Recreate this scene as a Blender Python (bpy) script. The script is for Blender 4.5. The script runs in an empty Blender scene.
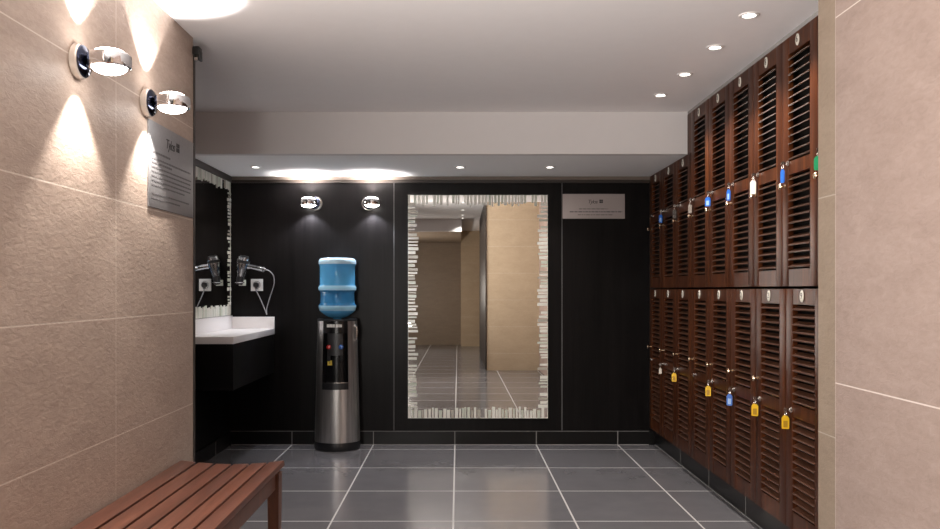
import bpy, bmesh, math, random
from mathutils import Vector, Matrix
random.seed(7)
C = bpy.context.scene.collection
PI = math.pi

# ------------------------------------------------------------------ materials
class NT:
    def __init__(s, name):
        s.m = bpy.data.materials.new(name); s.m.use_nodes = True
        s.t = s.m.node_tree; s.b = s.t.nodes['Principled BSDF']
    def n(s, typ, **kw):
        x = s.t.nodes.new(typ)
        for k, v in kw.items(): setattr(x, k, v)
        return x
    def l(s, a, b): s.t.links.new(a, b)
    def math(s, op, a, b=None, c=None):
        x = s.n('ShaderNodeMath', operation=op)
        for i, v in enumerate((a, b, c)):
            if v is None: continue
            if isinstance(v, (int, float)): x.inputs[i].default_value = v
            else: s.l(v, x.inputs[i])
        return x.outputs[0]
    def mix(s, fac, a, b):
        x = s.n('ShaderNodeMix', data_type='RGBA')
        for sock, v in ((x.inputs[0], fac), (x.inputs[6], a), (x.inputs[7], b)):
            if isinstance(v, (int, float)): sock.default_value = v
            elif isinstance(v, tuple): sock.default_value = (*v, 1) if len(v) == 3 else v
            else: s.l(v, sock)
        return x.outputs[2]
    def coords(s, scale=(1, 1, 1), loc=(0, 0, 0), rot=(0, 0, 0), kind='Object'):
        tc = s.n('ShaderNodeTexCoord'); mp = s.n('ShaderNodeMapping')
        mp.inputs['Scale'].default_value = scale; mp.inputs['Location'].default_value = loc
        mp.inputs['Rotation'].default_value = rot
        s.l(tc.outputs[kind], mp.inputs[0]); return mp.outputs[0]
    def noise(s, vec, scale, detail=4, rough=.55, dist=0):
        x = s.n('ShaderNodeTexNoise'); x.inputs['Scale'].default_value = scale
        x.inputs['Detail'].default_value = detail; x.inputs['Roughness'].default_value = rough
        x.inputs['Distortion'].default_value = dist
        s.l(vec, x.inputs['Vector']); return x.outputs[0]
    def ramp(s, fac, stops):
        x = s.n('ShaderNodeValToRGB'); e = x.color_ramp.elements
        while len(e) < len(stops): e.new(.5)
        for el, (p, c) in zip(e, stops): el.position = p; el.color = (*c, 1)
        s.l(fac, x.inputs[0]); return x.outputs[0]
    def bump(s, h, strength=.2, dist=.01):
        x = s.n('ShaderNodeBump'); x.inputs['Strength'].default_value = strength
        x.inputs['Distance'].default_value = dist
        s.l(h, x.inputs['Height']); s.l(x.outputs[0], s.b.inputs['Normal'])
    def set(s, **kw):
        for k, v in kw.items():
            k = k.replace('_', ' ')
            if isinstance(v, (int, float)): s.b.inputs[k].default_value = v
            elif isinstance(v, tuple): s.b.inputs[k].default_value = (*v, 1) if len(v) == 3 else v
            else: s.l(v, s.b.inputs[k])
        return s

def plain(name, col, rough=.5, metal=0, var=.06, **kw):
    t = NT(name)
    nz = t.noise(t.coords(), 14, 3)
    a = tuple(c*(1-var) for c in col); b = tuple(min(1, c*(1+var)) for c in col)
    t.set(Base_Color=t.mix(nz, a, b), Roughness=rough, Metallic=metal, **kw)
    return t.m

def emit(name, col, strength):
    t = NT(name); t.set(Base_Color=(.9, .9, .9), Emission_Color=col, Emission_Strength=strength, Roughness=.3)
    return t.m

def grid_line(t, coord, off, pitch, half):
    f = t.math('FRACT', t.math('DIVIDE', t.math('SUBTRACT', coord, off - pitch*50), pitch))
    d = t.math('MINIMUM', f, t.math('SUBTRACT', 1.0, f))
    return t.math('LESS_THAN', d, half/pitch)

def floor_mat():
    t = NT('slate_grey_floor_tile')
    tc = t.n('ShaderNodeTexCoord'); sp = t.n('ShaderNodeSeparateXYZ'); t.l(tc.outputs['Object'], sp.inputs[0])
    g = t.math('MAXIMUM', grid_line(t, sp.outputs[0], -.025, .647, .0048), grid_line(t, sp.outputs[1], 5.603, .647, .0048))
    nz = t.noise(tc.outputs['Object'], 5, 6, .6); n2 = t.noise(tc.outputs['Object'], 90, 2)
    # one tone per tile
    v = t.n('ShaderNodeTexWhiteNoise', noise_dimensions='2D')
    cx = t.math('FLOOR', t.math('DIVIDE', t.math('ADD', sp.outputs[0], .025), .647)); cy = t.math('FLOOR', t.math('DIVIDE', t.math('SUBTRACT', sp.outputs[1], 5.603), .647))
    cb = t.n('ShaderNodeCombineXYZ'); t.l(cx, cb.inputs[0]); t.l(cy, cb.inputs[1]); t.l(cb.outputs[0], v.inputs['Vector'])
    base = t.mix(nz, (.122, .117, .126), (.182, .175, .186))
    base = t.mix(t.math('MULTIPLY', v.outputs[0], .35), base, (.138, .133, .142))
    t.set(Base_Color=t.mix(g, base, (.52, .50, .49)), Roughness=t.math('MULTIPLY_ADD', g, .4, .17), Specular_IOR_Level=.55)
    t.bump(t.math('SUBTRACT', t.math('MULTIPLY', n2, .05), g), .15, .002)
    return t.m

def wall_tile(name, c0, c1, gcol, ax, h_off, h_pitch, v_lines, spec=.3):
    """stone look porcelain; ax is the horizontal axis (0 = X, 1 = Y); v_lines = [(offset, pitch)]"""
    t = NT(name)
    tc = t.n('ShaderNodeTexCoord'); sp = t.n('ShaderNodeSeparateXYZ'); t.l(tc.outputs['Object'], sp.inputs[0])
    g = grid_line(t, sp.outputs[2], h_off, h_pitch, .0022)
    for o, p in v_lines: g = t.math('MAXIMUM', g, grid_line(t, sp.outputs[ax], o, p, .0018))
    st = (1, 1, 2.6)
    v = t.coords(scale=st, rot=(.25, 0, .1))
    nz = t.noise(v, 3.2, 8, .62, .6); n2 = t.noise(v, 26, 6, .62, .8); n3 = t.noise(tc.outputs['Object'], 160, 3)
    mixv = t.math('MULTIPLY_ADD', n2, .5, t.math('MULTIPLY', nz, .5))
    r = t.ramp(mixv, [(.3, c0), (.7, c1)])
    t.set(Base_Color=t.mix(g, r, gcol), Roughness=.5, Specular_IOR_Level=spec)
    hh = t.math('SUBTRACT', t.math('ADD', n2, t.math('MULTIPLY', n3, .15)), t.math('MULTIPLY', g, .8))
    t.bump(hh, .32, .006)
    return t.m

def wood(name, stops, axis=2, rough=.35, scale=22, coat=0.0, stretch=16, spec=.5):
    t = NT(name)
    s = [1, 1, 1]; s[axis] = 1/stretch
    v = t.coords(scale=tuple(s))
    oi = t.n('ShaderNodeObjectInfo')
    ad = t.n('ShaderNodeVectorMath', operation='ADD'); t.l(v, ad.inputs[0])
    sc = t.n('ShaderNodeVectorMath', operation='SCALE'); sc.inputs[0].default_value = (13, 7, 5); t.l(oi.outputs['Random'], sc.inputs['Scale'])
    t.l(sc.outputs[0], ad.inputs[1])
    n1 = t.noise(ad.outputs[0], scale, 6, .6, .5); n2 = t.noise(ad.outputs[0], scale*7, 3, .6)
    n3 = t.noise(ad.outputs[0], 3, 2)
    f = t.math('ADD', t.math('MULTIPLY', n1, .6), t.math('ADD', t.math('MULTIPLY', n2, .2), t.math('MULTIPLY', n3, .2)))
    t.set(Base_Color=t.ramp(f, stops), Roughness=rough, Coat_Weight=coat, Coat_Roughness=.2, Specular_IOR_Level=spec)
    t.bump(n2, .08, .002)
    return t.m

M = {}
M['floor'] = floor_mat()
M['tile_left'] = wall_tile('beige_stone_tile', (.335, .258, .210), (.490, .392, .328), (.62, .54, .47), 1, .272, .428, [(2.937-.856, .856)])
M['tile_right'] = wall_tile('pinkish_stone_tile', (.265, .196, .166), (.375, .288, .250), (.64, .55, .50), 1, .910, 1.257, [(2.79, 30)])
M['tile_strip'] = wall_tile('tan_stone_tile', (.235, .178, .132), (.305, .238, .180), (.40, .34, .28), 1, .72, .84, [])
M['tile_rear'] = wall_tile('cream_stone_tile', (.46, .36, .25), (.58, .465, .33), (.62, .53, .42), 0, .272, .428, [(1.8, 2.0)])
M['tile_rear_shaded'] = wall_tile('shaded_cream_stone_tile', (.30, .235, .175), (.40, .31, .235), (.36, .30, .24), 0, .272, .428, [(1.8, 2.0)])  # rear tile again, with the far wall's shade put into a darker colour
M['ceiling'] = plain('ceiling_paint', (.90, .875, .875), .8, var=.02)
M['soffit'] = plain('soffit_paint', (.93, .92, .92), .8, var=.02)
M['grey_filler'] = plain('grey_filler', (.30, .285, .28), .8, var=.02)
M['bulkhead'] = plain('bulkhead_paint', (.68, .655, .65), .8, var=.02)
M['black_wood'] = wood('black_wood_panel', [(.3, (.0014, .0012, .0013)), (.7, (.0085, .0070, .0070))], 2, .36, 30, stretch=24, spec=.15)
M['black_lam'] = wood('black_laminate', [(.3, (.003, .0027, .0027)), (.7, (.006, .0055, .0055))], 2, .42, 30, spec=.15)
M['cornice'] = plain('taupe_cornice', (.16, .125, .10), .5)
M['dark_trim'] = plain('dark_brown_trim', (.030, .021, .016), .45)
M['seam'] = plain('grey_seam', (.17, .165, .165), .5)
M['black_tile'] = plain('black_skirting_tile', (.0065, .006, .006), .3, var=.2, Specular_IOR_Level=.25)
M['grout'] = plain('pale_grout', (.26, .25, .24), .8)
M['locker_wood'] = wood('dark_red_brown_locker_wood', [(.28, (.014, .0042, .0018)), (.52, (.056, .0155, .0052)), (.80, (.175, .054, .0155))], 2, .34, 24, spec=.15)
M['slat_wood'] = wood('dark_slat_wood', [(.28, (.040, .0165, .0095)), (.55, (.090, .038, .022)), (.8, (.16, .078, .050))], 1, .30, 24, spec=.55)
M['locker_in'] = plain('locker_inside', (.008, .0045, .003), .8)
M['bench_wood'] = wood('reddish_brown_bench_wood', [(.28, (.045, .016, .010)), (.5, (.118, .041, .024)), (.78, (.225, .088, .052))], 1, .38, 20, coat=.1)
M['bench_dark'] = wood('bench_leg_wood', [(.28, (.055, .019, .010)), (.55, (.12, .042, .022)), (.8, (.18, .07, .038))], 2, .4, 20)
M['chrome'] = plain('polished_chrome', (.82, .82, .84), .07, 1, .02)
M['chrome_soft'] = plain('satin_nickel', (.80, .76, .72), .22, 1, .03)
M['brass'] = plain('pale_brass', (.78, .62, .44), .2, 1, .04)
M['plate_cream'] = plain('cream_lamp_plate', (.74, .67, .60), .18, .55)
M['dark_chrome'] = plain('blue_black_chrome', (.06, .07, .11), .12, 1)
M['white_solid'] = plain('white_counter', (.80, .765, .755), .28, var=.015)
M['mirror'] = None
t = NT('mirror_glass'); t.set(Base_Color=(.80, .80, .78), Metallic=1.0, Roughness=.012); M['mirror'] = t.m
M['mos_a'] = plain('mosaic_ivory', (.80, .79, .72), .2, var=.05)
M['mos_b'] = plain('mosaic_pale_green', (.62, .65, .56), .2, var=.05)
M['mos_c'] = plain('mosaic_taupe', (.45, .42, .36), .25, var=.08)
M['steel'] = wood('brushed_steel', [(.34, (.26, .25, .245)), (.5, (.58, .56, .545)), (.66, (.80, .78, .76))], 2, .30, 34, stretch=90)
M['steel'].node_tree.nodes['Principled BSDF'].inputs['Metallic'].default_value = .9
M['sign_steel'] = wood('brushed_sign_steel', [(.3, (.22, .217, .224)), (.7, (.28, .276, .284))], 1, .42, 60, stretch=60)
M['sign_steel'].node_tree.nodes['Principled BSDF'].inputs['Metallic'].default_value = .35
M['sign_pale'] = plain('pale_sign_metal', (.40, .345, .33), .4, .15, .03)
M['ink'] = plain('dark_ink', (.022, .020, .022), .6)
M['ink_grey'] = plain('grey_ink', (.10, .095, .10), .6)
M['black_gloss'] = plain('black_gloss_plastic', (.006, .006, .007), .22, Specular_IOR_Level=.3)
M['black_plastic'] = plain('black_plastic', (.014, .014, .016), .35)
M['grey_dryer'] = plain('silver_grey_dryer', (.34, .35, .37), .12, .95)
M['cord'] = plain('grey_cord', (.27, .27, .28), .4)
M['red'] = plain('red_tap', (.45, .02, .015), .25)
M['blue'] = plain('blue_tap', (.03, .12, .42), .25)
M['yellow_sticker'] = plain('yellow_sticker', (.75, .55, .05), .5)
M['white_plastic'] = plain('white_plastic', (.72, .71, .69), .35)
M['tag_yellow'] = plain('yellow_tag', (.78, .47, .015), .35)
M['tag_blue'] = plain('blue_tag', (.02, .12, .48), .3)
M['tag_white'] = plain('white_tag', (.66, .61, .53), .35)
M['tag_green'] = plain('green_tag', (.015, .33, .13), .3)
M['tag_dark'] = plain('dark_tag', (.035, .026, .02), .35)
M['tag_clear'] = plain('smoky_clear_tag', (.22, .19, .165), .15)
M['tag_paper'] = plain('tag_paper', (.30, .46, .72), .4)
M['tag_mark'] = plain('tag_mark', (.42, .22, .01), .4)
M['plate_num'] = plain('ivory_number_plate', (.66, .62, .54), .3)
M['plate_dark'] = plain('plate_backing', (.02, .015, .012), .35)
M['lens'] = emit('lamp_lens', (1, .95, .90, 1), 20)
M['lens_soft'] = emit('downlight_lens', (1, .96, .90, 1), 9)
M['white_ring'] = plain('white_ring', (.78, .76, .74), .4)
M['black_metal'] = plain('black_metal', (.02, .019, .018), .35, .5)

def water_mat(name, col, trans, rough=.08):
    t = NT(name)
    nz = t.noise(t.coords(), 9, 2)
    t.set(Base_Color=t.mix(nz, tuple(c*.85 for c in col), col), Roughness=rough, IOR=1.33,
          Transmission_Weight=trans, Specular_IOR_Level=.6)
    return t.m
M['bottle'] = water_mat('blue_bottle_plastic', (.13, .52, .95), .22, .10)
M['bottle_cap'] = water_mat('pale_blue_bottle_top', (.60, .84, 1.0), .08, .2)
M['bottle_band'] = water_mat('pale_blue_band', (.42, .76, 1.0), .1, .15)
M['bottle_waist'] = water_mat('deep_blue_waist', (.06, .32, .68), .3, .08)
M['water'] = water_mat('blue_water', (.05, .22, .50), .3, .06)

# ------------------------------------------------------------------ mesh helpers
def mark(bm, n0, mi, smooth=False):
    bm.faces.ensure_lookup_table()
    for f in bm.faces[n0:]:
        f.material_index = mi; f.smooth = smooth

def box(bm, x0, x1, y0, y1, z0, z1, mi=0, bev=0, rot=None, piv=None):
    n0 = len(bm.faces)
    v = [bm.verts.new((x, y, z)) for x in (x0, x1) for y in (y0, y1) for z in (z0, z1)]
    fs = [bm.faces.new([v[i] for i in q]) for q in ((0, 1, 3, 2), (4, 6, 7, 5), (0, 4, 5, 1), (2, 3, 7, 6), (0, 2, 6, 4), (1, 5, 7, 3))]
    if bev:
        es = {e for f in fs for e in f.edges}
        r = bmesh.ops.bevel(bm, geom=list(es), offset=bev, segments=2, affect='EDGES', profile=.6, clamp_overlap=True)
        vv = {w for f in r['faces'] for w in f.verts} | {w for w in v if w.is_valid}
        v = list(vv)
    if rot is not None:
        bmesh.ops.rotate(bm, verts=[w for w in v if w.is_valid], cent=piv or ((x0+x1)/2, (y0+y1)/2, (z0+z1)/2), matrix=rot)
    mark(bm, n0, mi)

def frame_of(d):
    d = Vector(d).normalized()
    up = Vector((0, 0, 1)) if abs(d.z) < .9 else Vector((1, 0, 0))
    a = d.cross(up).normalized(); b = d.cross(a).normalized()
    return a, b

def tube(bm, pts, r, seg=12, mi=0, caps=True, closed=False, smooth=True):
    n0 = len(bm.faces)
    pts = [Vector(p) for p in pts]; n = len(pts)
    rs = r if isinstance(r, (list, tuple)) else [r]*n
    rings = []; a = None
    for i, p in enumerate(pts):
        if closed: d = pts[(i+1) % n] - pts[i-1]
        else: d = pts[min(i+1, n-1)] - pts[max(i-1, 0)]
        d.normalize()
        if a is None: a, b = frame_of(d)
        else:
            a = (a - d*a.dot(d)).normalized(); b = d.cross(a).normalized()
        rings.append([bm.verts.new(p + (a*math.cos(2*PI*k/seg) + b*math.sin(2*PI*k/seg))*rs[i]) for k in range(seg)])
    for i in range(n if closed else n-1):
        A, B = rings[i], rings[(i+1) % n]
        for k in range(seg): bm.faces.new((A[k], A[(k+1) % seg], B[(k+1) % seg], B[k]))
    if caps and not closed:
        bm.faces.new(rings[0][::-1]); bm.faces.new(rings[-1])
    mark(bm, n0, mi, smooth)
    if caps and not closed:
        bm.faces.ensure_lookup_table(); bm.faces[-1].smooth = bm.faces[-2].smooth = False

def lathe(bm, prof, c=(0, 0, 0), axis=(0, 0, 1), seg=32, mi=0, sx=1, sy=1, smooth=True, sharp=False):
    """prof = [(radius, height along axis)]"""
    n0 = len(bm.faces)
    c = Vector(c); d = Vector(axis).normalized()
    if abs(d.z) > .99: a, b = Vector((1, 0, 0)), Vector((0, 1, 0))
    else: a, b = frame_of(d)
    rings = []
    for r, h in prof:
        if r < 1e-6: rings.append([bm.verts.new(c + d*h)])
        else: rings.append([bm.verts.new(c + d*h + a*(sx*r*math.cos(2*PI*k/seg)) + b*(sy*r*math.sin(2*PI*k/seg))) for k in range(seg)])
    for A, B in zip(rings, rings[1:]):
        for k in range(seg):
            k2 = (k+1) % seg
            if len(A) == 1 and len(B) == 1: continue
            if len(A) == 1: bm.faces.new((A[0], B[k2], B[k]))
            elif len(B) == 1: bm.faces.new((A[k], A[k2], B[0]))
            else: bm.faces.new((A[k], A[k2], B[k2], B[k]))
    mark(bm, n0, mi, smooth)

def prism(bm, poly, d0, d1, plane='XZ', mi=0):
    """extrude a 2-D polygon; plane XZ extrudes along Y, YZ along X, XY along Z"""
    n0 = len(bm.faces)
    def P(u, v, w): return {'XZ': (u, w, v), 'YZ': (w, u, v), 'XY': (u, v, w)}[plane]
    A = [bm.verts.new(P(u, v, d0)) for u, v in poly]; B = [bm.verts.new(P(u, v, d1)) for u, v in poly]
    n = len(poly)
    bm.faces.new(A[::-1]); bm.faces.new(B)
    for i in range(n): bm.faces.new((A[i], A[(i+1) % n], B[(i+1) % n], B[i]))
    mark(bm, n0, mi)

def new(): return bmesh.new()

def obj(name, bm, mats, parent=None, loc=None, sharp=35):
    bmesh.ops.recalc_face_normals(bm, faces=bm.faces[:])
    me = bpy.data.meshes.new(name); bm.to_mesh(me); bm.free()
    for m in (mats if isinstance(mats, (list, tuple)) else [mats]): me.materials.append(m)
    try: me.set_sharp_from_angle(angle=math.radians(sharp))
    except Exception: pass
    o = bpy.data.objects.new(name, me); C.objects.link(o)
    if parent is not None: o.parent = parent
    if loc is not None: o.location = loc
    return o

def tag(o, label, cat, group=None):
    o['label'] = label; o['category'] = cat
    if group: o['group'] = group
    return o

def thing(name, label, cat, loc=(0, 0, 0), rot=(0, 0, 0), group=None):
    o = bpy.data.objects.new(name, None); C.objects.link(o)
    o.empty_display_size = .1; o.location = loc; o.rotation_euler = rot
    return tag(o, label, cat, group)

def struct(name, bm, mats):
    o = obj(name, bm, mats); o['kind'] = 'structure'; return o

def dup(root, loc, rot, label, group=None):
    r = root.copy(); C.objects.link(r); r.location = loc; r.rotation_euler = rot
    r['label'] = label
    if group: r['group'] = group
    for ch in list(root.children):
        c = ch.copy(); C.objects.link(c); c.parent = r
        for g in list(ch.children):
            d = g.copy(); C.objects.link(d); d.parent = c
    return r

def text_mesh(s, size, shear=0, spacing=1.0):
    cu = bpy.data.curves.new('t', 'FONT'); cu.body = s; cu.size = size; cu.shear = shear
    cu.align_x = 'CENTER'; cu.align_y = 'CENTER'; cu.space_character = spacing; cu.extrude = 0.0006; cu.resolution_u = 3
    o = bpy.data.objects.new('t', cu); C.objects.link(o)
    dg = bpy.context.evaluated_depsgraph_get(); dg.update()
    me = bpy.data.meshes.new_from_object(o.evaluated_get(dg))
    bpy.data.objects.remove(o); bpy.data.curves.remove(cu)
    return me

def add_text(bm, s, size, mat4, mi=0, shear=0, spacing=1.0):
    n0 = len(bm.faces); v0 = len(bm.verts)
    me = text_mesh(s, size, shear, spacing); bm.from_mesh(me); bpy.data.meshes.remove(me)
    bm.verts.ensure_lookup_table()
    bmesh.ops.transform(bm, matrix=mat4, verts=bm.verts[v0:])
    mark(bm, n0, mi)

# ------------------------------------------------------------------ dimensions (Y is the distance from the camera)
H = 1.23
YB = 6.45          # back wall
XL = -1.24         # left tiled wall
XA = -1.816        # alcove side wall
XR = 1.516         # locker fronts
XP = 1.30          # right tiled wall
ZC = 2.41          # ceiling
ZH = 2.75          # raised ceiling behind the camera
ZS = 2.13          # soffit
YS = 5.36          # bulkhead
YE = 3.79          # end of left wall
YREAR = -7.0

# ------------------------------------------------------------------ setting
b = new(); box(b, -2.1, 2.3, YREAR-.2, YB+.2, -.12, 0); struct('floor', b, M['floor'])
b = new(); box(b, -2.1, 2.3, 2.4, YS+.06, ZC, ZC+.12); box(b, -2.1, 2.3, 2.36, 2.4, ZC, ZH+.1); struct('ceiling', b, M['ceiling'])
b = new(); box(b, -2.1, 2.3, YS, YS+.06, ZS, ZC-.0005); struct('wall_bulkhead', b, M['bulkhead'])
b = new(); box(b, -2.1, 2.3, YS+.06, YB+.2, ZS, ZS+.12); struct('ceiling.001', b, M['soffit'])
b = new(); box(b, XL-.14, XL, YREAR, -.15, 0, ZH); box(b, XL-.14, XL, 1.85, 2.36, 0, ZH); box(b, XL-.14, XL, 2.36, YE, 0, ZC); box(b, XL-.14, XL, -.15, 1.85, 2.3, ZH); struct('wall_left', b, M['tile_left'])  # the doorway gap is made up, cut for the added fill lamp
b = new(); box(b, XL-.145, XL+.004, YE, YE+.022, 0, ZC-.04); struct('trim_1', b, M['dark_trim'])
b = new(); box(b, XA-.12, XA, YE-.2, YB+.2, 0, ZC); struct('wall_alcove', b, M['black_lam'])
b = new(); box(b, XA-.12, XL-.14, YE-.25, YE-.06, 0, ZC); struct('wall_alcove_return', b, M['black_lam'])
# back wall: three black veneered panels with pale joints
b = new()
for x0, x1 in ((XA, -.512), (-.508, .826), (.830, 2.2)): box(b, x0, x1, YB, YB+.12, 0, ZS)
struct('wall_back', b, M['black_wood'])
for i, x in enumerate((-.51, .828)):
    b = new(); box(b, x-.0022, x+.0022, YB-.0015, YB+.06, .115, 2.085); struct('trim_%d' % (i+2), b, M['seam'])
b = new(); box(b, XA, XR+.1, YB-.030, YB, 2.105, ZS); struct('trim_4', b, M['cornice'])
b = new(); box(b, XA, XR+.1, YB-.018, YB, 2.082, 2.105); struct('trim_5', b, M['dark_trim'])
b = new(); box(b, XA, XA+.022, YE, YB-.03, 2.085, ZS); struct('trim_6', b, M['dark_trim'])
# skirting of black tiles with pale joints
b = new(); box(b, XA, XR+.05, YB-.014, YB, 0, .108, 0)
for k in range(-3, 4):
    x = -.025+.647*k
    if XA < x < XR: box(b, x-.003, x+.003, YB-.0155, YB-.013, 0, .109, 1)
box(b, XA, XR, YB-.0152, YB-.013, .1065, .1095, 1); box(b, XA, XR, YB-.0165, YB-.013, 0, .004, 1)
struct('baseboard_back', b, [M['black_tile'], M['grout']])
b = new(); box(b, XA, XA+.014, YE, YB-.016, 0, .108, 0); box(b, XA+.013, XA+.0155, 6.02, 6.026, 0, .108, 1)
struct('baseboard_alcove', b, [M['black_tile'], M['grout']])
# right tiled wall and the space behind the camera (it shows in the mirror)
b = new(); box(b, XP, 2.1, -.1, 2.36, 0, ZH); box(b, XP, 2.1, 2.36, 2.79, 0, ZC); struct('wall_right', b, M['tile_right'])
b = new(); box(b, XP+.001, 2.1, 2.79, 2.925, 0, ZC); struct('wall_right_strip', b, M['tile_strip'])
b = new(); box(b, 2.05, 2.25, 2.925, YB+.1, 0, ZC); struct('wall_locker_back', b, M['black_lam'])
b = new(); box(b, .46, 2.1, -3.7, -.101, 0, ZH); struct('wall_rear', b, M['tile_rear'])
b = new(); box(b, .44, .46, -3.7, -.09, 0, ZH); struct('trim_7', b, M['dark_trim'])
b = new(); box(b, -2.1, 2.1, YREAR-.15, YREAR, 0, ZH); struct('wall_far', b, M['tile_rear_shaded'])
b = new(); box(b, .07, 2.1, YREAR, -6.4, 0, ZH); struct('wall_pier', b, M['tile_rear'])
b = new(); box(b, 1.9, 2.1, -6.4, -3.7, 0, ZH); struct('wall_corridor', b, M['tile_rear'])
b = new(); box(b, -1.4, .07, -3.55, -3.5, 2.50, ZH); struct('wall_bulkhead_rear', b, M['ceiling'])
b = new(); box(b, -1.4, .07, YREAR, -3.55, 2.50, 2.62); struct('ceiling.002', b, M['tile_rear_shaded'])
b = new(); box(b, -2.1, 2.1, YREAR, 2.36, ZH, ZH+.1); struct('ceiling.003', b, M['ceiling'])

# ------------------------------------------------------------------ lights
def lamp(kind, loc, energy, col=(1, .94, .88), size=None, rad=.03, blend=.3, rot=(0, 0, 0)):
    L = bpy.data.lights.new(kind.lower()+'_lamp', kind); L.energy = energy; L.color = col
    if kind == 'SPOT': L.spot_size = math.radians(size); L.spot_blend = blend
    if kind in ('SPOT', 'POINT'): L.shadow_soft_size = rad
    if kind == 'AREA': L.shape = 'DISK'; L.size = size
    o = bpy.data.objects.new(kind.lower()+'_lamp', L); C.objects.link(o)
    o.location = loc; o.rotation_euler = rot
    return o

def downlight_make(label):
    t = thing('downlight', label, 'ceiling light', group='recessed ceiling downlights')
    b = new(); lathe(b, [(.026, -.001), (.030, -.006), (.040, -.005), (.042, .0), (.042, .004), (.026, .004)], seg=32); obj('trim_ring', b, M['white_ring'], t)
    b = new(); lathe(b, [(.0272, -.001), (.02, -.0035), (0, -.004)], seg=24); obj('lens', b, M['lens_soft'], t)
    return t
dl0 = None
dl_spec = [
    ((1.249, 3.475, ZC), 'ceiling downlight above the row of lockers, nearest the beige right wall'),
    ((1.248, 3.933, ZC), 'ceiling downlight above the lockers, second from the beige right wall'),
    ((1.240, 4.425, ZC), 'ceiling downlight above the lockers, third from the beige right wall'),
    ((1.225, 4.900, ZC), 'ceiling downlight above the lockers, nearest the white bulkhead'),
    ((-1.48, 5.92, ZS), 'downlight in the low soffit over the white vanity counter'),
    ((.015, 5.92, ZS), 'downlight in the low soffit above the left half of the mirror'),
    ((.672, 5.92, ZS), 'downlight in the low soffit above the right edge of the mirror'),
    ((.09, -.6, ZH), 'ceiling downlight seen only in the mirror, uppermost of the reflected four'),
    ((.09, -1.75, ZH), 'ceiling downlight seen only in the mirror, second from the top of the reflected four'),
    ((.09, -2.65, ZH), 'ceiling downlight seen only in the mirror, third from the top of the reflected four'),
    ((.09, -3.3, ZH), 'ceiling downlight seen only in the mirror, lowest of the reflected four'),
]
for i, (p, lab) in enumerate(dl_spec):
    if dl0 is None: dl0 = downlight_make(lab); dl0.location = p
    else: dup(dl0, p, (0, 0, 0), lab)
    e = 42 if i < 4 else (20 if i < 7 else 40)
    lamp('SPOT', (p[0], p[1], p[2]-.012), e, size=118 if i != 4 else 120, rad=.025, blend=.55)

# ------------------------------------------------------------------ wall lamps
def make_wall_lamp(label):
    """origin at the centre of the wall plate; the arm leaves along +X"""
    t = thing('wall_lamp', label, 'wall lamp', group='chrome disc wall lamps')
    b = new(); lathe(b, [(0, 0), (.053, 0), (.056, .003), (.056, .021), (.053, .025), (0, .025)], axis=(1, 0, 0), seg=40); obj('wall_plate', b, M['plate_cream'], t)
    b = new(); lathe(b, [(.052, .0252), (.052, .027), (.046, .033), (.018, .039), (0, .0395)], axis=(1, 0, 0), seg=40); obj('plate_cap', b, M['dark_chrome'], t)
    b = new(); tube(b, [(.034, 0, 0), (.048, 0, 0)], .0085); tube(b, [(.033, .018, -.018), (.056, .016, -.014)], .004); obj('arm', b, M['chrome'], t)
    hx = .108
    b = new(); lathe(b, [(.054, -.021), (.063, -.023), (.0675, -.019), (.069, 0), (.0675, .019), (.063, .023), (.054, .021), (.054, -.021)], (hx, 0, 0), seg=48); obj('head_ring', b, M['chrome'], t)
    for s in (-1, 1):
        pr = [(.056, .018*s)] + [(.056*math.cos(a), s*(.018+.024*math.sin(a))) for a in (.25, .55, .85, 1.15, 1.4)] + [(0, s*.042)]
        b = new(); lathe(b, pr, (hx, 0, 0), seg=36); obj('lens', b, M['lens'], t)
    return t
ZL = 1.972
lampA = make_wall_lamp('chrome wall lamp on the beige left wall, further from the grey notice plate')
lampA.location = (XL, 2.63, ZL)
dup(lampA, (XL, 3.21, ZL), (0, 0, 0), 'chrome wall lamp on the beige left wall just above the grey notice plate')
dup(lampA, (-1.125, YB, 1.918), (0, 0, math.radians(-90-26)), 'chrome wall lamp on the black wall to the left of the water cooler')
dup(lampA, (-.715, YB, 1.918), (0, 0, math.radians(-90+22)), 'chrome wall lamp on the black wall to the upper right of the water cooler')
def head_pos(l, a): return (l[0]+.108*math.cos(a), l[1]+.108*math.sin(a), l[2])
heads = [(head_pos((XL, 2.63, ZL), 0), 1), (head_pos((XL, 3.21, ZL), 0), 1),
         (head_pos((-1.125, YB, 1.918), math.radians(-116)), 0), (head_pos((-.715, YB, 1.918), math.radians(-68)), 0)]
for p, left in heads:
    wc = (1, .92, .84) if left else (.86, .90, 1)
    sx = -.045 if left else 0; sy = 0 if left else .035
    lamp('SPOT', (p[0]+sx, p[1]+sy, p[2]-.050), 40 if left else 24, col=wc, size=84 if left else 118, rad=.014, blend=.5)
    lamp('SPOT', (p[0]+sx*.8, p[1], p[2]+.050), 26 if left else 40, col=(1, .95, .93), size=84 if left else 140, rad=.010, blend=.3 if left else .7, rot=(PI, 0, 0))
# soft fill lamp added in an invented left-wall opening, behind the camera
door = lamp('AREA', (-1.48, .85, 1.35), 165, col=(1, .95, .90), size=1.9)
door.data.shape = 'RECTANGLE'; door.data.size = 1.5; door.data.size_y = 1.5
door.rotation_euler = Vector((.75, .5, .62)).to_track_quat('-Z', 'Y').to_euler()
lamp('POINT', (-1.20, -4.5, 1.3), 70, col=(1, .93, .86), rad=.1)  # added unseen fill to brighten the rear space, no fixture

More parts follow.
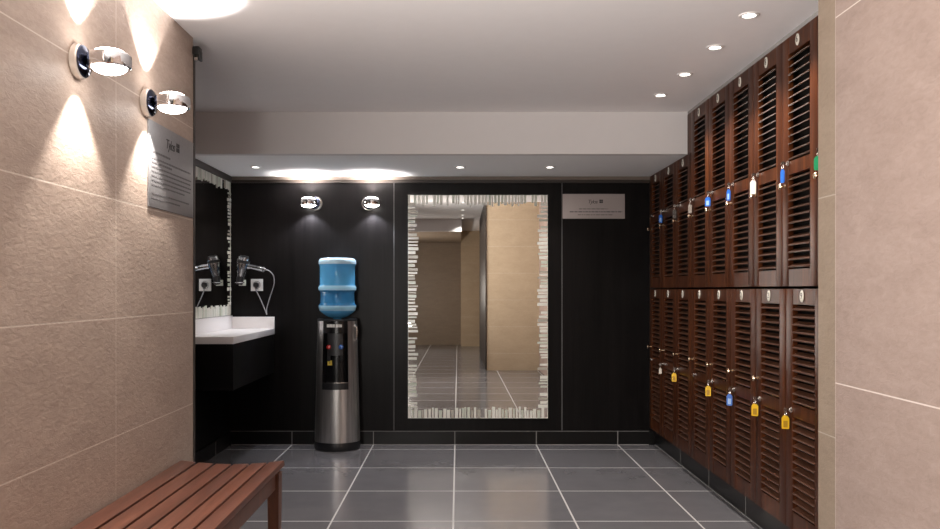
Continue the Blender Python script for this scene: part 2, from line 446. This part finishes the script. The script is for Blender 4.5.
# ------------------------------------------------------------------ mirrors with a border of glass strips
def border(bm, w, h, side, band, rnd, th=.004):
    """strips set in from the edges of a w x h mirror in local X (0..w), Z (0..h), in front (-Y)"""
    def strip(x0, x1, z0, z1):
        mi = rnd.choices((0, 1, 2), (7, 3, 1))[0]
        d = th*rnd.uniform(.7, 1.3)
        box(bm, x0, x1, -d, 0, z0, z1, mi)
    e = .0028
    for q in ((0, w, 0, e), (0, w, h-e, h), (0, e, e, h-e), (w-e, w, e, h-e)): box(bm, q[0], q[1], -th*.6, 0, q[2], q[3], 0)
    for zz, sgn in (((h), -1), (0, 1)):
        x = 0
        while x < w-.004:
            ww = rnd.choice((.016, .019, .023, .027)); x1 = min(w, x+ww)
            L = band*rnd.uniform(.68, 1.05)
            strip(x, x1-.0025, min(zz, zz+sgn*L), max(zz, zz+sgn*L)) if rnd.random() < .9 else None
            x = x1+rnd.choice((.002, .004, .007))
    for xx, sgn in (((0), 1), (w, -1)):
        z = band*.95
        while z < h-band*.95:
            hh = rnd.choice((.016, .019, .023, .027)); z1 = z+hh
            L = side*rnd.uniform(.65, 1.05)
            if rnd.random() < .92: strip(min(xx, xx+sgn*L), max(xx, xx+sgn*L), z, z1-.003)
            z = z1+rnd.choice((.004, .007, .010))

def make_mirror(label, w, h, side, band, seed):
    t = thing('wall_mirror', label, 'mirror')
    b = new(); box(b, -w/2, w/2, 0, .006, 0, h); obj('mirror_glass', b, M['mirror'], t)
    b = new(); r = random.Random(seed); border(b, w, h, side, band, r)
    for v in b.verts: v.co.x -= w/2; v.co.y -= .0003
    obj('mosaic_border', b, [M['mos_a'], M['mos_b'], M['mos_c']], t)
    return t
mx0, mx1, mz0, mz1 = -.397, .713, .212, 1.985
m = make_mirror('tall wall mirror with a border of ivory mosaic strips on the black back wall', mx1-mx0, mz1-mz0, .080, .088, 3)
m.location = ((mx0+mx1)/2, YB-.019, mz0); m.rotation_euler = (-math.radians(.25), 0, 0)
m2 = make_mirror('dark-looking mirror with mosaic border above the white counter on the left side wall', 1.9, 1.05, .075, .085, 11)
m2.location = (XA+.010, YB-.022-.95, 1.032); m2.rotation_euler = (0, 0, PI/2)

# ------------------------------------------------------------------ vanity counter
v = thing('vanity_counter', 'white vanity counter with black front panel in the left corner alcove', 'counter', (XA, 5.27, 0))
vx = -1.46-XA; vy = YB-5.2698
b = new(); box(b, .0005, vx, 0, vy, .878, .924, bev=.003); obj('countertop', b, M['white_solid'], v)
b = new(); box(b, .022, vx, vy-.02, vy, .9245, 1.017, bev=.002); obj('backsplash', b, M['white_solid'], v)
b = new(); box(b, .0005, .021, 0, vy, .9245, 1.028, bev=.002); obj('backsplash', b, M['white_solid'], v)
b = new(); box(b, .0005, vx-.006, .012, vy, .574, .8775, bev=.002); obj('front_panel', b, M['black_lam'], v)

# ------------------------------------------------------------------ hair dryer, holder and socket
YW = YB
hx, hz = -1.697, 1.405
hd = thing('hair_dryer', 'grey and black hair dryer hanging on the black wall above the counter', 'hair dryer', (hx, YW-.075, hz))
b = new()   # barrel pointing down towards the holder
lathe(b, [(0, .095), (.030, .094), (.043, .085), (.048, .06), (.047, .02), (.040, -.02), (.031, -.055), (.026, -.075), (.0255, -.085)], axis=(.18, 0, 1), seg=32)
obj('barrel', b, M['grey_dryer'], hd)
b = new(); lathe(b, [(.027, -.07), (.029, -.085), (.024, -.13), (.021, -.135), (0, -.13)], axis=(.18, 0, 1), seg=28); obj('nozzle', b, M['black_plastic'], hd)
b = new(); lathe(b, [(.0485, .035), (.0495, .045), (.0487, .058)], axis=(.18, 0, 1), seg=32); lathe(b, [(.036, .0915), (.028, .0965), (0, .098)], axis=(.18, 0, 1), seg=28); obj('air_grille', b, M['black_plastic'], hd)
b = new(); tube(b, [(.035, 0, .012), (.075, 0, .008), (.125, 0, -.004), (.168, 0, -.014), (.182, 0, -.017)], [.024, .020, .019, .020, .014], 20); obj('handle', b, M['grey_dryer'], hd)
b = new(); box(b, .085, .125, -.026, -.015, -.003, .009, bev=.002); obj('handle_switch', b, M['black_plastic'], hd)
b = new(); tube(b, [(.163, 0, -.013), (.171, 0, -.0145)], .0212, 20); obj('handle_collar', b, M['black_plastic'], hd)
def bez(p, n=40):
    p = [Vector(q) for q in p]; out = []
    P = [p[0]]+p+[p[-1]]
    for i in range(1, len(P)-2):
        for k in range(n//(len(p)-1)+1):
            u = k/(n//(len(p)-1)+1)
            a, c, d, e = P[i-1], P[i], P[i+1], P[i+2]
            out.append(.5*((2*c)+(d-a)*u+(2*a-5*c+4*d-e)*u*u+(3*c-a-3*d+e)*u**3))
    out.append(p[-1]); return out
b = new()
tube(b, bez([(.180, 0, -.017), (.205, .01, -.022), (.236, .03, -.06), (.238, .045, -.13), (.205, .055, -.23), (.180, .05, -.32), (.182, .043, -.37)]), .0042, 8)
tube(b, bez([(.182, .043, -.37), (.165, .05, -.33), (.125, .055, -.24), (.100, .045, -.185), (.096, .035, -.165)]), .0042, 8)
obj('cord', b, M['cord'], hd)
b = new(); lathe(b, [(0, -.034), (.019, -.034), (.021, -.030), (.021, 0), (0, 0)], (.097, .066, -.135), (0, 1, 0), 20); box(b, .088, .106, .038, .058, -.166, -.135, bev=.004); obj('plug', b, M['black_plastic'], hd)

sk = thing('wall_socket', 'square silver power socket on the black wall under the hair dryer', 'socket', (hx+.097, YW, hz-.135))
b = new(); box(b, -.048, .048, -.009, 0, -.048, .048, bev=.003); obj('face_plate', b, M['white_plastic'], sk)
b = new(); lathe(b, [(.027, -.0092), (.030, -.0115), (.030, -.009)], axis=(0, 1, 0), seg=28); obj('socket_ring', b, M['seam'], sk)
ho = thing('dryer_holder', 'small pale bracket holding the hair dryer nozzle on the black wall', 'bracket', (hx-.02, YW, hz-.115))
b = new(); box(b, -.026, .030, -.012, 0, -.026, .020, bev=.003); obj('mounting_plate', b, M['mos_b'], ho)
b = new(); tube(b, [(.0+.0335*math.cos(a), -.075+.0335*math.sin(a), -.002) for a in [2*PI*k/28 for k in range(28)]], .004, 8, closed=True)
box(b, -.005, .005, -.042, -.010, -.007, .003); obj('holder_ring', b, M['chrome'], ho)

# ------------------------------------------------------------------ water cooler and bottle
cx, cy = (337.5-458)*6.30/810, 6.292
wc = thing('water_cooler', 'freestanding steel and black water cooler against the black wall', 'water cooler', (cx, cy, 0))
SY = .80
def ell(r, n=64): return [(r*math.cos(2*PI*k/n), r*SY*math.sin(2*PI*k/n)) for k in range(n)]
def arc_shell(bm, z0, z1, r0, r1, a0, a1, th, n=24, mi=0, off=0, nz=1):
    """curved panel following the body's front; angle measured from -Y"""
    n0 = len(bm.faces)
    rows = []
    for j in range(nz+1):
        f = j/nz; z = z0+(z1-z0)*f; r = r0+(r1-r0)*f+off
        rows.append([[bm.verts.new((rr*math.sin(a), -rr*SY*math.cos(a), z)) for rr in (r, r-th)] for a in [a0+(a1-a0)*k/n for k in range(n+1)]])
    for A, B in zip(rows, rows[1:]):
        for k in range(n):
            for s in (0, 1): bm.faces.new((A[k][s], A[k+1][s], B[k+1][s], B[k][s]))
        for k in (0, n): bm.faces.new((A[k][0], A[k][1], B[k][1], B[k][0]))
    for R in (rows[0], rows[-1]):
        for k in range(n): bm.faces.new((R[k][0], R[k+1][0], R[k+1][1], R[k][1]))
    mark(bm, n0, mi, True)
rz = lambda z: .176-(z-.06)*(.176-.152)/.94       # body radius by height
b = new(); lathe(b, [(0, 0), (.166, 0), (.174, .004), (.178, .02), (.178, .045), (.172, .062), (.166, .064)], sy=SY, seg=64); obj('base', b, M['black_plastic'], wc)
A0 = math.asin(.098/.160)
b = new(); arc_shell(b, .064, 1.000, rz(.064), rz(1.0), A0, 2*PI-A0, .008, n=64, nz=4); obj('steel_shell', b, M['steel'], wc)
b = new(); arc_shell(b, .064, .470, rz(.064), rz(.47), -A0+.004, A0-.004, .008, n=28, nz=2); obj('lower_front', b, M['steel'], wc)
b = new(); arc_shell(b, .462, 1.000, rz(.462), rz(1.0), -A0, A0, .004, n=28, nz=2, off=-.032); obj('black_front', b, M['black_gloss'], wc)
b = new()
for s in (-1, 1): arc_shell(b, .470, 1.0, rz(.47), rz(1.0), s*A0-.03, s*A0+.03, .034, n=4, nz=2, off=-.001)
obj('front_surround', b, M['black_gloss'], wc)
b = new(); arc_shell(b, .470, .520, rz(.47), rz(.52), -A0+.03, A0-.03, .034, n=24, off=.004); arc_shell(b, .520, .525, rz(.52), rz(.52), -A0+.03, A0-.03, .03, n=24, off=.002, mi=1); obj('drip_tray', b, [M['black_plastic'], M['chrome_soft']], wc)
b = new(); arc_shell(b, .90, .998, rz(.9), rz(1.0), -A0+.03, A0-.03, .03, n=24, off=-.001); obj('control_fascia', b, M['black_gloss'], wc)
b = new()
for k in range(5): arc_shell(b, .945, .968, rz(.95), rz(.96), -.42+.155*k, -.42+.155*k+(.14 if k != 2 else .11), .003, n=4, off=.0025)
obj('display_strip', b, M['white_plastic'], wc)
b = new(); arc_shell(b, .73, .90, rz(.73), rz(.9), -.40, .40, .03, n=16, off=-.005); obj('tap_housing', b, M['black_plastic'], wc)
for s, mt, lab in ((-1, 'red', 'red hot water button'), (1, 'blue', 'blue cold water button')):
    b = new(); lathe(b, [(.016, 0), (.018, .010), (.015, .018), (0, .020)], (s*.047, -.118, .795), (0, -1, 0), 20)
    o = obj('tap_button', b, M[mt], wc); o['label'] = lab
    b = new(); lathe(b, [(.012, 0), (.012, -.03), (.009, -.045), (.0, -.045)], (s*.047, -.112, .73), (0, 0, 1), 16); obj('spout', b, M['black_plastic'], wc)
b = new(); box(b, -.058, -.024, -.113, -.110, .655, .692, 0); add_text(b, '+', .03, Matrix.Translation((-.041, -.1135, .673)) @ Matrix.Rotation(PI/2, 4, 'X'), 1)
o = obj('warning_sticker', b, [M['yellow_sticker'], M['ink']], wc); o['label'] = 'small yellow sticker'
b = new(); lathe(b, [(.128, 1.004), (.146, 1.008), (.154, 1.004), (.156, .996), (.150, .990), (0, .990)], sy=SY*1.0, seg=64); lathe(b, [(.062, .99), (.10, 1.0), (.128, 1.004)], sy=.9, seg=64); obj('top_collar', b, M['black_plastic'], wc)
b = new()
ang = math.radians(66); hxp, hyp = rz(.9)*math.sin(ang), -rz(.9)*SY*math.cos(ang)
tube(b, bez([(hxp-.004, hyp+.003, .955), (hxp+.014, hyp-.010, .945), (hxp+.018, hyp-.012, .895), (hxp+.012, hyp-.009, .850), (hxp-.004, hyp+.003, .842)], 24), .007, 10)
obj('side_handle', b, M['chrome_soft'], wc)

wb = thing('water_bottle', 'large blue water bottle upside down on the water cooler', 'bottle', (cx, cy+.005, 1.012))
r = .142
prof = [(.030, -.012), (.034, .0), (.060, .004), (.085, .016), (.118, .040), (.138, .058), (r, .072), (r+.003, .084), (r+.003, .098), (r-.004, .110), (r-.010, .120),
        (r-.011, .195), (r-.006, .206), (r+.004, .216), (r+.005, .238), (r-.002, .252), (r-.006, .262), (r-.006, .398), (r-.002, .408), (r+.002, .418)]
SB = .93
b = new(); lathe(b, [(a, h) for a, h in prof], sy=SB, seg=56)
for f in b.faces:
    z = f.calc_center_median().z
    if .058 < z < .104 or .212 < z < .246: f.material_index = 1
    elif .104 < z < .212: f.material_index = 2
obj('bottle_body', b, [M['bottle'], M['bottle_band'], M['bottle_waist']], wb)
b = new(); lathe(b, [(r+.002, .418), (r+.003, .430), (r+.001, .446), (r-.010, .459), (r-.03, .465), (.06, .462), (0, .458)], sy=SB, seg=56); obj('bottle_base', b, M['bottle_cap'], wb)
b = new(); lathe(b, [(0, .001), (.03, .002), (.058, .007), (.083, .019), (.115, .043), (.135, .061), (r-.004, .075), (r-.004, .096), (r-.011, .12), (r-.011, .335), (0, .336)], sy=SB, seg=48); obj('water', b, M['water'], wb)

# ------------------------------------------------------------------ notice plates
def sign_lettering(b, size, mat):
    add_text(b, 'Tylos', size, mat, 0, shear=.25, spacing=.82)
    n0 = len(b.faces)
def sign(label, w, h, mat, lines, logo_u, logo_v, logo_s, seed):
    """local: X right, Z up, facing -Y, origin at the bottom left"""
    t = thing('notice_plate', label, 'sign')
    b = new(); box(b, 0, w, -.006, .003, 0, h, bev=.0008); obj('plate', b, mat, t)
    b = new(); R = Matrix.Rotation(PI/2, 4, 'X')
    add_text(b, 'Tylos', logo_s, Matrix.Translation((logo_u-logo_s*.35, -.0064, logo_v)) @ R, 0, shear=.25, spacing=.85)
    q = logo_s*.30
    for i in (0, 1):
        for j in (0, 1):
            u0 = logo_u+logo_s*.95+i*q*1.15; z0 = logo_v-q*.75+j*q*1.15
            box(b, u0, u0+q, -.0072, -.0058, z0, z0+q, 0)
    obj('logo', b, M['ink'], t)
    rd = random.Random(seed); b = new(); last = None
    for u0, u1, z, th in lines:
        if last is not None and last-z > .028: obj('text_paragraph', b, M['ink_grey'], t); b = new()
        last = z
        u = u0
        while u < u1:
            ww = rd.uniform(.010, .034)*(w/.5); e = min(u+ww, u1)
            box(b, u, e, -.0070, -.0058, z-th/2, z+th/2); u = e+.006
    obj('text_paragraph', b, M['ink_grey'], t)
    return t
h1 = .350; w1 = .545
L1 = [(.03, .24, .226, .008), (.03, .50, .200, .007), (.03, .26, .184, .008), (.03, .51, .165, .006), (.03, .50, .147, .006), (.03, .51, .128, .006), (.03, .50, .110, .006), (.03, .42, .092, .006), (.03, .48, .058, .006), (.03, .36, .038, .006)]
s1 = sign('grey brushed metal notice plate on the beige left wall below a lamp', w1, h1, M['sign_steel'], L1, .262, .283, .058, 2)
s1.location = (XL, 3.232, 1.565); s1.rotation_euler = (0, 0, PI/2)
w2 = .494; h2 = .196
L2 = [(.13, .36, .077, .006), (.055, .475, .054, .008), (.12, .40, .030, .005)]
s2 = sign('pale metal notice plate on the black wall right of the mirror', w2, h2, M['sign_pale'], L2, .252, .133, .042, 5)
s2.location = (.833, YB-.001, 1.798)

# ------------------------------------------------------------------ track bracket at the end of the left wall
tb = thing('track_bracket', 'small dark bracket at the top end of the beige left wall under the ceiling', 'bracket', (XL+.0038, YE+.004, ZC-.062))
b = new(); box(b, 0, .030, -.025, .025, -.020, .018, bev=.004); box(b, .022, .034, -.02, .02, -.045, .0, bev=.004); obj('bracket_body', b, M['black_metal'], tb)
b = new(); lathe(b, [(0, .0), (.011, .0), (.011, .016), (0, .016)], (.006, -.004, -.034), (1, 0, 0), 18); obj('roller', b, M['chrome_soft'], tb)

# ------------------------------------------------------------------ bench
bench = thing('slatted_bench', 'reddish brown slatted wooden bench along the beige left wall', 'bench', (-1.0, 2.75, 0))
bx0, bx1, by0, by1, bz = -.236, .236, -1.05, .843, .476
ns = 6; pitch = (bx1-bx0)/ns
def dip(x): u = x/.236; return -.017*(1-u*u)
for i in range(ns):
    xa = bx0+pitch*i+.005; xb = bx0+pitch*(i+1)-.005
    za, zb = bz+dip(xa), bz+dip(xb)
    ang = -math.atan2(zb-za, xb-xa)
    b = new(); box(b, xa, xb, by0, by1, (za+zb)/2-.024, (za+zb)/2, bev=.004, rot=Matrix.Rotation(ang, 3, 'Y'))
    obj('slat', b, M['bench_wood'], bench)
for ly in (by0+.09, by1-.09):
    for s in (-1, 1):
        b = new()
        lx = s*.207; n0 = len(b.faces)
        P = [(lx-.021, ly-.026, 0), (lx+.021, ly-.026, 0), (lx+.021, ly+.026, 0), (lx-.021, ly+.026, 0)]
        Q = [(lx-.025, ly-.032, .440), (lx+.025, ly-.032, .440), (lx+.025, ly+.032, .440), (lx-.025, ly+.032, .440)]
        if s > 0 or s < 0:
            V = [b.verts.new(p) for p in P]+[b.verts.new(p) for p in Q]
            for q in ((3, 2, 1, 0), (4, 5, 6, 7), (0, 1, 5, 4), (1, 2, 6, 5), (2, 3, 7, 6), (3, 0, 4, 7)): b.faces.new([V[k] for k in q])
        obj('leg', b, M['bench_dark'], bench)
    b = new()   # curved cross bearer
    poly = [(-.16, .36), (.16, .36)]+[(x, bz+dip(x)-.026) for x in [.16-.032*k for k in range(11)]]
    prism(b, poly, ly-.014, ly+.014, 'XZ'); obj('cross_rail', b, M['bench_dark'], bench)
for s in (-1, 1):
    b = new(); box(b, s*.207-.012, s*.207+.012, by0+.125, by1-.125, .375, .438, bev=.003); obj('side_rail', b, M['bench_dark'], bench)

# ------------------------------------------------------------------ lockers
LW = .3794
def centre(k): return 3.5553+LW*k           # k = 0 is the first seen beside the beige wall
LWT = .370                                   # tall upper lockers are a little narrower
def centre_t(k): return 3.603+LWT*k
LH = .1125                                   # half louvre width
def locker_door(h, sections, lw):
    b = new(); HW = lw/2-.0015
    T = .022
    box(b, 0, T, LH, HW, .002, h, bev=.0015)      # far stile
    box(b, 0, T, -HW, -LH, .002, h, bev=.0015)    # near stile
    zs = [.002]+[z for s in sections for z in s]+[h]
    for z0, z1 in zip(zs[0::2], zs[1::2]): box(b, .001, T, -LH, LH, z0, z1)
    for z0, z1 in sections:
        n = max(3, round((z1-z0)/.0345)); p = (z1-z0)/n
        for i in range(n):
            zc = z0+p*(i+.5)
            box(b, -.0040, .0295, -LH, LH, zc-.0027, zc+.0027, mi=1, rot=Matrix.Rotation(math.radians(-26), 3, 'Y'), piv=(.012, 0, zc))
    return b
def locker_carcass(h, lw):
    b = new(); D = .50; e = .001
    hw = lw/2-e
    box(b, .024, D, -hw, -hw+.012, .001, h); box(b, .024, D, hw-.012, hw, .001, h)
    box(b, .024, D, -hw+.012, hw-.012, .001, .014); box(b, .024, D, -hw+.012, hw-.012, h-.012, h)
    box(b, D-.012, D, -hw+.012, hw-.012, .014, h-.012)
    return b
DIG = ['6', '8', '0', '8', '8', '0', '0', '0', '0']
DIGL = ['9', '2', '2', '2', '2', '2', '2', '2', '2']
plates = {}
def plate_mesh(d, upper):
    b = new(); a, c = (.0170, .0265)
    lathe(b, [(0, -.0), (1.0, 0), (1.0, .0030), (.93, .0042), (0, .0042)], axis=(-1, 0, 0), seg=32, mi=0, sx=a, sy=c)
    # orient: frame_of gives (a, b); make the long axis vertical
    zmax = max(v.co.z for v in b.verts); ymax = max(v.co.y for v in b.verts)
    if ymax > zmax: bmesh.ops.rotate(b, verts=b.verts[:], cent=(0, 0, 0), matrix=Matrix.Rotation(PI/2, 3, 'X'))
    Rm = Matrix.Rotation(-PI/2, 4, 'Z') @ Matrix.Rotation(PI/2, 4, 'X')
    add_text(b, d, .040, Matrix.Translation((-.0046, 0, .001)) @ Rm, 1)
    return b
def make_locker(name, h, sections, zlock, zknob, zplate, ylock, digit, lw, yplate=0):
    HW = lw/2-.0015
    t = thing(name, '', 'locker')
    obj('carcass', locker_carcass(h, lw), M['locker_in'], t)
    d = obj('door', locker_door(h, sections, lw), [M['locker_wood'], M['slat_wood']], t)
    o = obj('number_plate', plate_mesh(digit, True), [M['plate_num'], M['plate_dark']], d); o.location = (-.0003, yplate, zplate)
    ky = HW-.036
    if zknob:
        b = new(); lathe(b, [(0, 0), (.010, 0), (.010, .003), (.0055, .005), (.005, .014), (.012, .019), (.0145, .026), (.011, .032), (0, .034)], (0, ky, zknob), (-1, 0, 0), 24)
        obj('knob', b, M['brass'], d)
    b = new(); lathe(b, [(0, 0), (.0125, 0), (.0125, .003), (.009, .005), (.0085, .009), (.007, .010), (0, .010)], (0, HW-ylock, zlock), (-1, 0, 0), 24)
    obj('lock', b, M['chrome_soft'], d)
    return t
def with_digit(root, d, upper):
    for ch in root.children:
        for g in ch.children:
            if g.name.startswith('number_plate'):
                key = (d, upper)
                if key not in plates:
                    o = obj('number_plate', plate_mesh(d, upper), [M['plate_num'], M['plate_dark']]); plates[key] = o.data
                    bpy.data.objects.remove(o)
                g.data = plates[key]

ZLOW, ZUP = .14, 1.245
low = make_locker('lower_locker', 1.095, [(.085, .515), (.575, 1.025)], .545, .645, 1.062, .060, '9', LW, .012)
tall = make_locker('tall_locker', 1.143, [(.080, .512), (.572, 1.064)], .565, .463, 1.103, .070, '6', LWT, .010)
short = make_locker('short_locker', .880, [(.080, .512), (.572, .805)], .565, .463, .842, .070, '0', .372)
LOWLAB = ['lower louvred wooden locker beside the beige right wall, nearest yellow tag in its lock',
          'lower louvred wooden locker second from the beige right wall, yellow tag in its lock',
          'lower louvred wooden locker whose lock holds the blue key tag',
          'lower louvred locker with yellow tag, just beyond the blue-tagged lower one',
          'lower louvred wooden locker with an empty lock between two yellow-tagged ones',
          'lower louvred wooden locker with the farthest of the yellow key tags',
          'lower louvred wooden locker with a small white key tag, second from the black back wall',
          'lower louvred wooden locker with an empty lock against the black back wall']
UPLAB = ['tall upper louvred locker beside the beige right wall, number plate nearest the ceiling downlight',
         'tall upper louvred locker whose lock holds the white key tag',
         'tall upper louvred locker in the middle of the five tall ones',
         'tall upper louvred locker with blue tag, next to the one at the bulkhead',
         'tall upper louvred locker at the white bulkhead, last of the tall ones',
         'short upper louvred locker under the soffit, next to the tall lockers',
         'short upper louvred locker under the soffit with a blue key tag, middle of three',
         'short upper louvred locker under the soffit against the black back wall']
low.location = (XR, centre(1), ZLOW); low['label'] = LOWLAB[1]; low['group'] = 'lower row of louvred lockers'
with_digit(low, DIGL[1], False)
for k in (0, 2, 3, 4, 5, 6, 7):
    o = dup(low, (XR, centre(k), ZLOW), (0, 0, 0), LOWLAB[k]); with_digit(o, DIGL[k], False)
    if k == 0:                                  # this one has lost its knob
        for ch in o.children:
            for g in list(ch.children):
                if g.name.startswith('knob'): bpy.data.objects.remove(g)
for k in range(8):
    src = tall if k < 5 else short
    p = (XR, centre_t(k) if k < 5 else centre(k)+.0078*(k == 5), ZUP)
    if k in (0, 5): src.location = p; src['label'] = UPLAB[k]; src['group'] = 'tall upper lockers' if k < 5 else 'short upper lockers under the soffit'; o = src
    else: o = dup(src, p, (0, 0, 0), UPLAB[k])
    with_digit(o, DIG[k], True)
# the next column starts behind the beige wall; only its green key tag shows
o = dup(tall, (XR, centre_t(-1), ZUP), (0, 0, 0), 'tall upper louvred locker hidden behind the beige right wall, green key tag in its lock')
o = dup(low, (XR, centre(-1), ZLOW), (0, 0, 0), 'lower louvred locker hidden behind the beige right wall')

# plinth, filler strips
b = new(); box(b, XR+.050, XR+.30, 2.93, YB-.016, 0, .1385, 0)
for k in range(6):
    y = 5.603-.647*k+.1
    if y > 2.95: box(b, XR+.0485, XR+.052, y-.002, y+.002, 0, .1385, 1)
box(b, XR+.0475, XR+.051, 2.93, YB-.02, 0, .004, 1)
struct('baseboard_right', b, [M['black_tile'], M['grout']])
b = new(); box(b, XR+.004, 2.05, 2.93, YS-.001, 2.3885, ZC-.0005); struct('trim_8', b, M['grey_filler'])
b = new(); box(b, XR+.002, 2.05, centre_t(4)+LWT/2+.001, YS-.001, ZS-.002, 2.388); struct('trim_9', b, M['locker_wood'])
b = new(); box(b, XR+.004, XR+.3, centre(7)+LW/2+.002, YB-.018, ZLOW, 2.08); struct('trim_10', b, M['dark_trim'])

# ------------------------------------------------------------------ keys with tags
def make_key(name, mat, label, tw=.030, th=.060, insert=None, rotz=0.6):
    """origin at the face of the lock; key leaves along -X"""
    t = thing(name, label, 'key', group='keys hanging in locker locks')
    b = new(); box(b, -.009, .002, -.0011, .0011, -.0035, .0035); lathe(b, [(0, -.0011), (.0105, -.0011), (.0105, .0011), (0, .0011)], (-.0145, 0, 0), (0, 1, 0), 24); obj('key', b, M['chrome_soft'], t)
    b = new(); cz = -.0165
    tube(b, [(-.017, .0105*math.cos(a), cz-.002+.0115*math.sin(a)) for a in [2*PI*k/24 for k in range(24)]], .0011, 6, closed=True); obj('key_ring', b, M['chrome_soft'], t)
    b = new(); z1 = -.0265; n0 = len(b.faces)
    w = tw/2; c = .007
    poly = [(-w+.003, z1-th), (w-.003, z1-th), (w, z1-th+.003), (w, z1-c-.004), (w-c, z1-.001), (.004, z1+.001), (-.004, z1+.001), (-w+c, z1-.001), (-w, z1-c-.004), (-w, z1-th+.003)]
    prism(b, poly, -.0025, .0025, 'YZ', 0)
    if insert is not None:
        prism(b, [(-w*.55, z1-th*.88), (w*.55, z1-th*.88), (w*.55, z1-th*.38), (-w*.55, z1-th*.38)], -.0030, .0030, 'YZ', 1)
    for v in b.verts: pass
    bmesh.ops.rotate(b, verts=b.verts[:], cent=(0, 0, 0), matrix=Matrix.Rotation(rotz, 3, 'Z'))
    bmesh.ops.translate(b, verts=b.verts[:], vec=(-.017, 0, 0))
    obj('tag', b, [mat, insert or mat], t)
    return t
LOCKX = XR-.0101
def put(k, upper, name, mat, label, **kw):
    z = (ZUP+.565) if upper else (ZLOW+.545)
    y = (centre_t(k)+LWT/2-.0715) if upper and k < 5 else centre(k)+LW/2-(.0715 if upper else .0615)
    t = make_key(name, M[mat], label, **kw); t.location = (LOCKX, y, z)
up = dict(tw=.026, th=.062)
put(-1, True, 'tagged_key', 'tag_green', 'key with green tag poking out beside the beige right wall', rotz=1.2, tw=.034, th=.058)
put(0, True, 'tagged_key', 'tag_blue', 'key with blue tag in the tall locker next to the beige wall', rotz=.22, **up)
put(1, True, 'tagged_key', 'tag_white', 'key with cream white tag in a tall upper locker', rotz=.75, tw=.030, th=.070)
put(2, True, 'tagged_key', 'tag_blue', 'key with blue tag in the tall locker left of the white tag', rotz=.45, insert=M['tag_paper'], **up)
put(3, True, 'tagged_key', 'tag_blue', 'key with blue tag in the fourth tall locker from the beige wall', rotz=.8, insert=M['tag_paper'], tw=.034, th=.055)
put(4, True, 'tagged_key', 'tag_clear', 'key with smoky clear tag in the tall locker at the bulkhead', rotz=.9, tw=.024, th=.060)
put(5, True, 'tagged_key', 'tag_dark', 'key with dark tag in the short locker next to the tall ones', rotz=1.0, tw=.026, th=.06)
put(6, True, 'tagged_key', 'tag_blue', 'key with blue tag in a short upper locker near the back wall', rotz=.8, tw=.028, th=.06, insert=M['tag_paper'])
lo = dict(tw=.032, th=.060, insert=M['tag_mark'])
put(0, False, 'tagged_key', 'tag_yellow', 'key with yellow tag in the lower locker beside the beige right wall', rotz=1.35, **lo)
put(1, False, 'tagged_key', 'tag_yellow', 'key with yellow tag, second lower locker from the beige right wall', rotz=1.3, **lo)
put(2, False, 'tagged_key', 'tag_blue', 'key with blue tag in the lower row of lockers', rotz=1.1, tw=.030, th=.062, insert=M['tag_paper'])
put(3, False, 'tagged_key', 'tag_yellow', 'key with yellow tag just beyond the lower blue tag', rotz=1.25, **lo)
put(5, False, 'tagged_key', 'tag_yellow', 'key with yellow tag farthest from the camera in the lower lockers', rotz=1.3, **lo)
put(6, False, 'tagged_key', 'tag_white', 'key with small whitish tag in the lower lockers near the black back wall', rotz=1.0, tw=.020, th=.045)

# ------------------------------------------------------------------ camera and world
cam = bpy.data.cameras.new('camera'); co = bpy.data.objects.new('camera', cam); C.objects.link(co)
co.location = (0, 0, H); co.rotation_euler = (PI/2, 0, 0)
cam.sensor_width = 36; cam.lens = 810/940*36
cam.shift_x = 12/940; cam.shift_y = 25.5/940
cam.clip_start = .05
bpy.context.scene.camera = co
w = bpy.data.worlds.new('world'); bpy.context.scene.world = w; w.use_nodes = True
w.node_tree.nodes['Background'].inputs[0].default_value = (.8, .8, .85, 1); w.node_tree.nodes['Background'].inputs[1].default_value = .1
sc = bpy.context.scene
sc.view_settings.view_transform = 'Standard'; sc.view_settings.look = 'None'; sc.view_settings.exposure = 0
sc.cycles.use_denoising = True; sc.cycles.max_bounces = 10; sc.cycles.diffuse_bounces = 6; sc.cycles.glossy_bounces = 6
sc.cycles.sample_clamp_indirect = 6
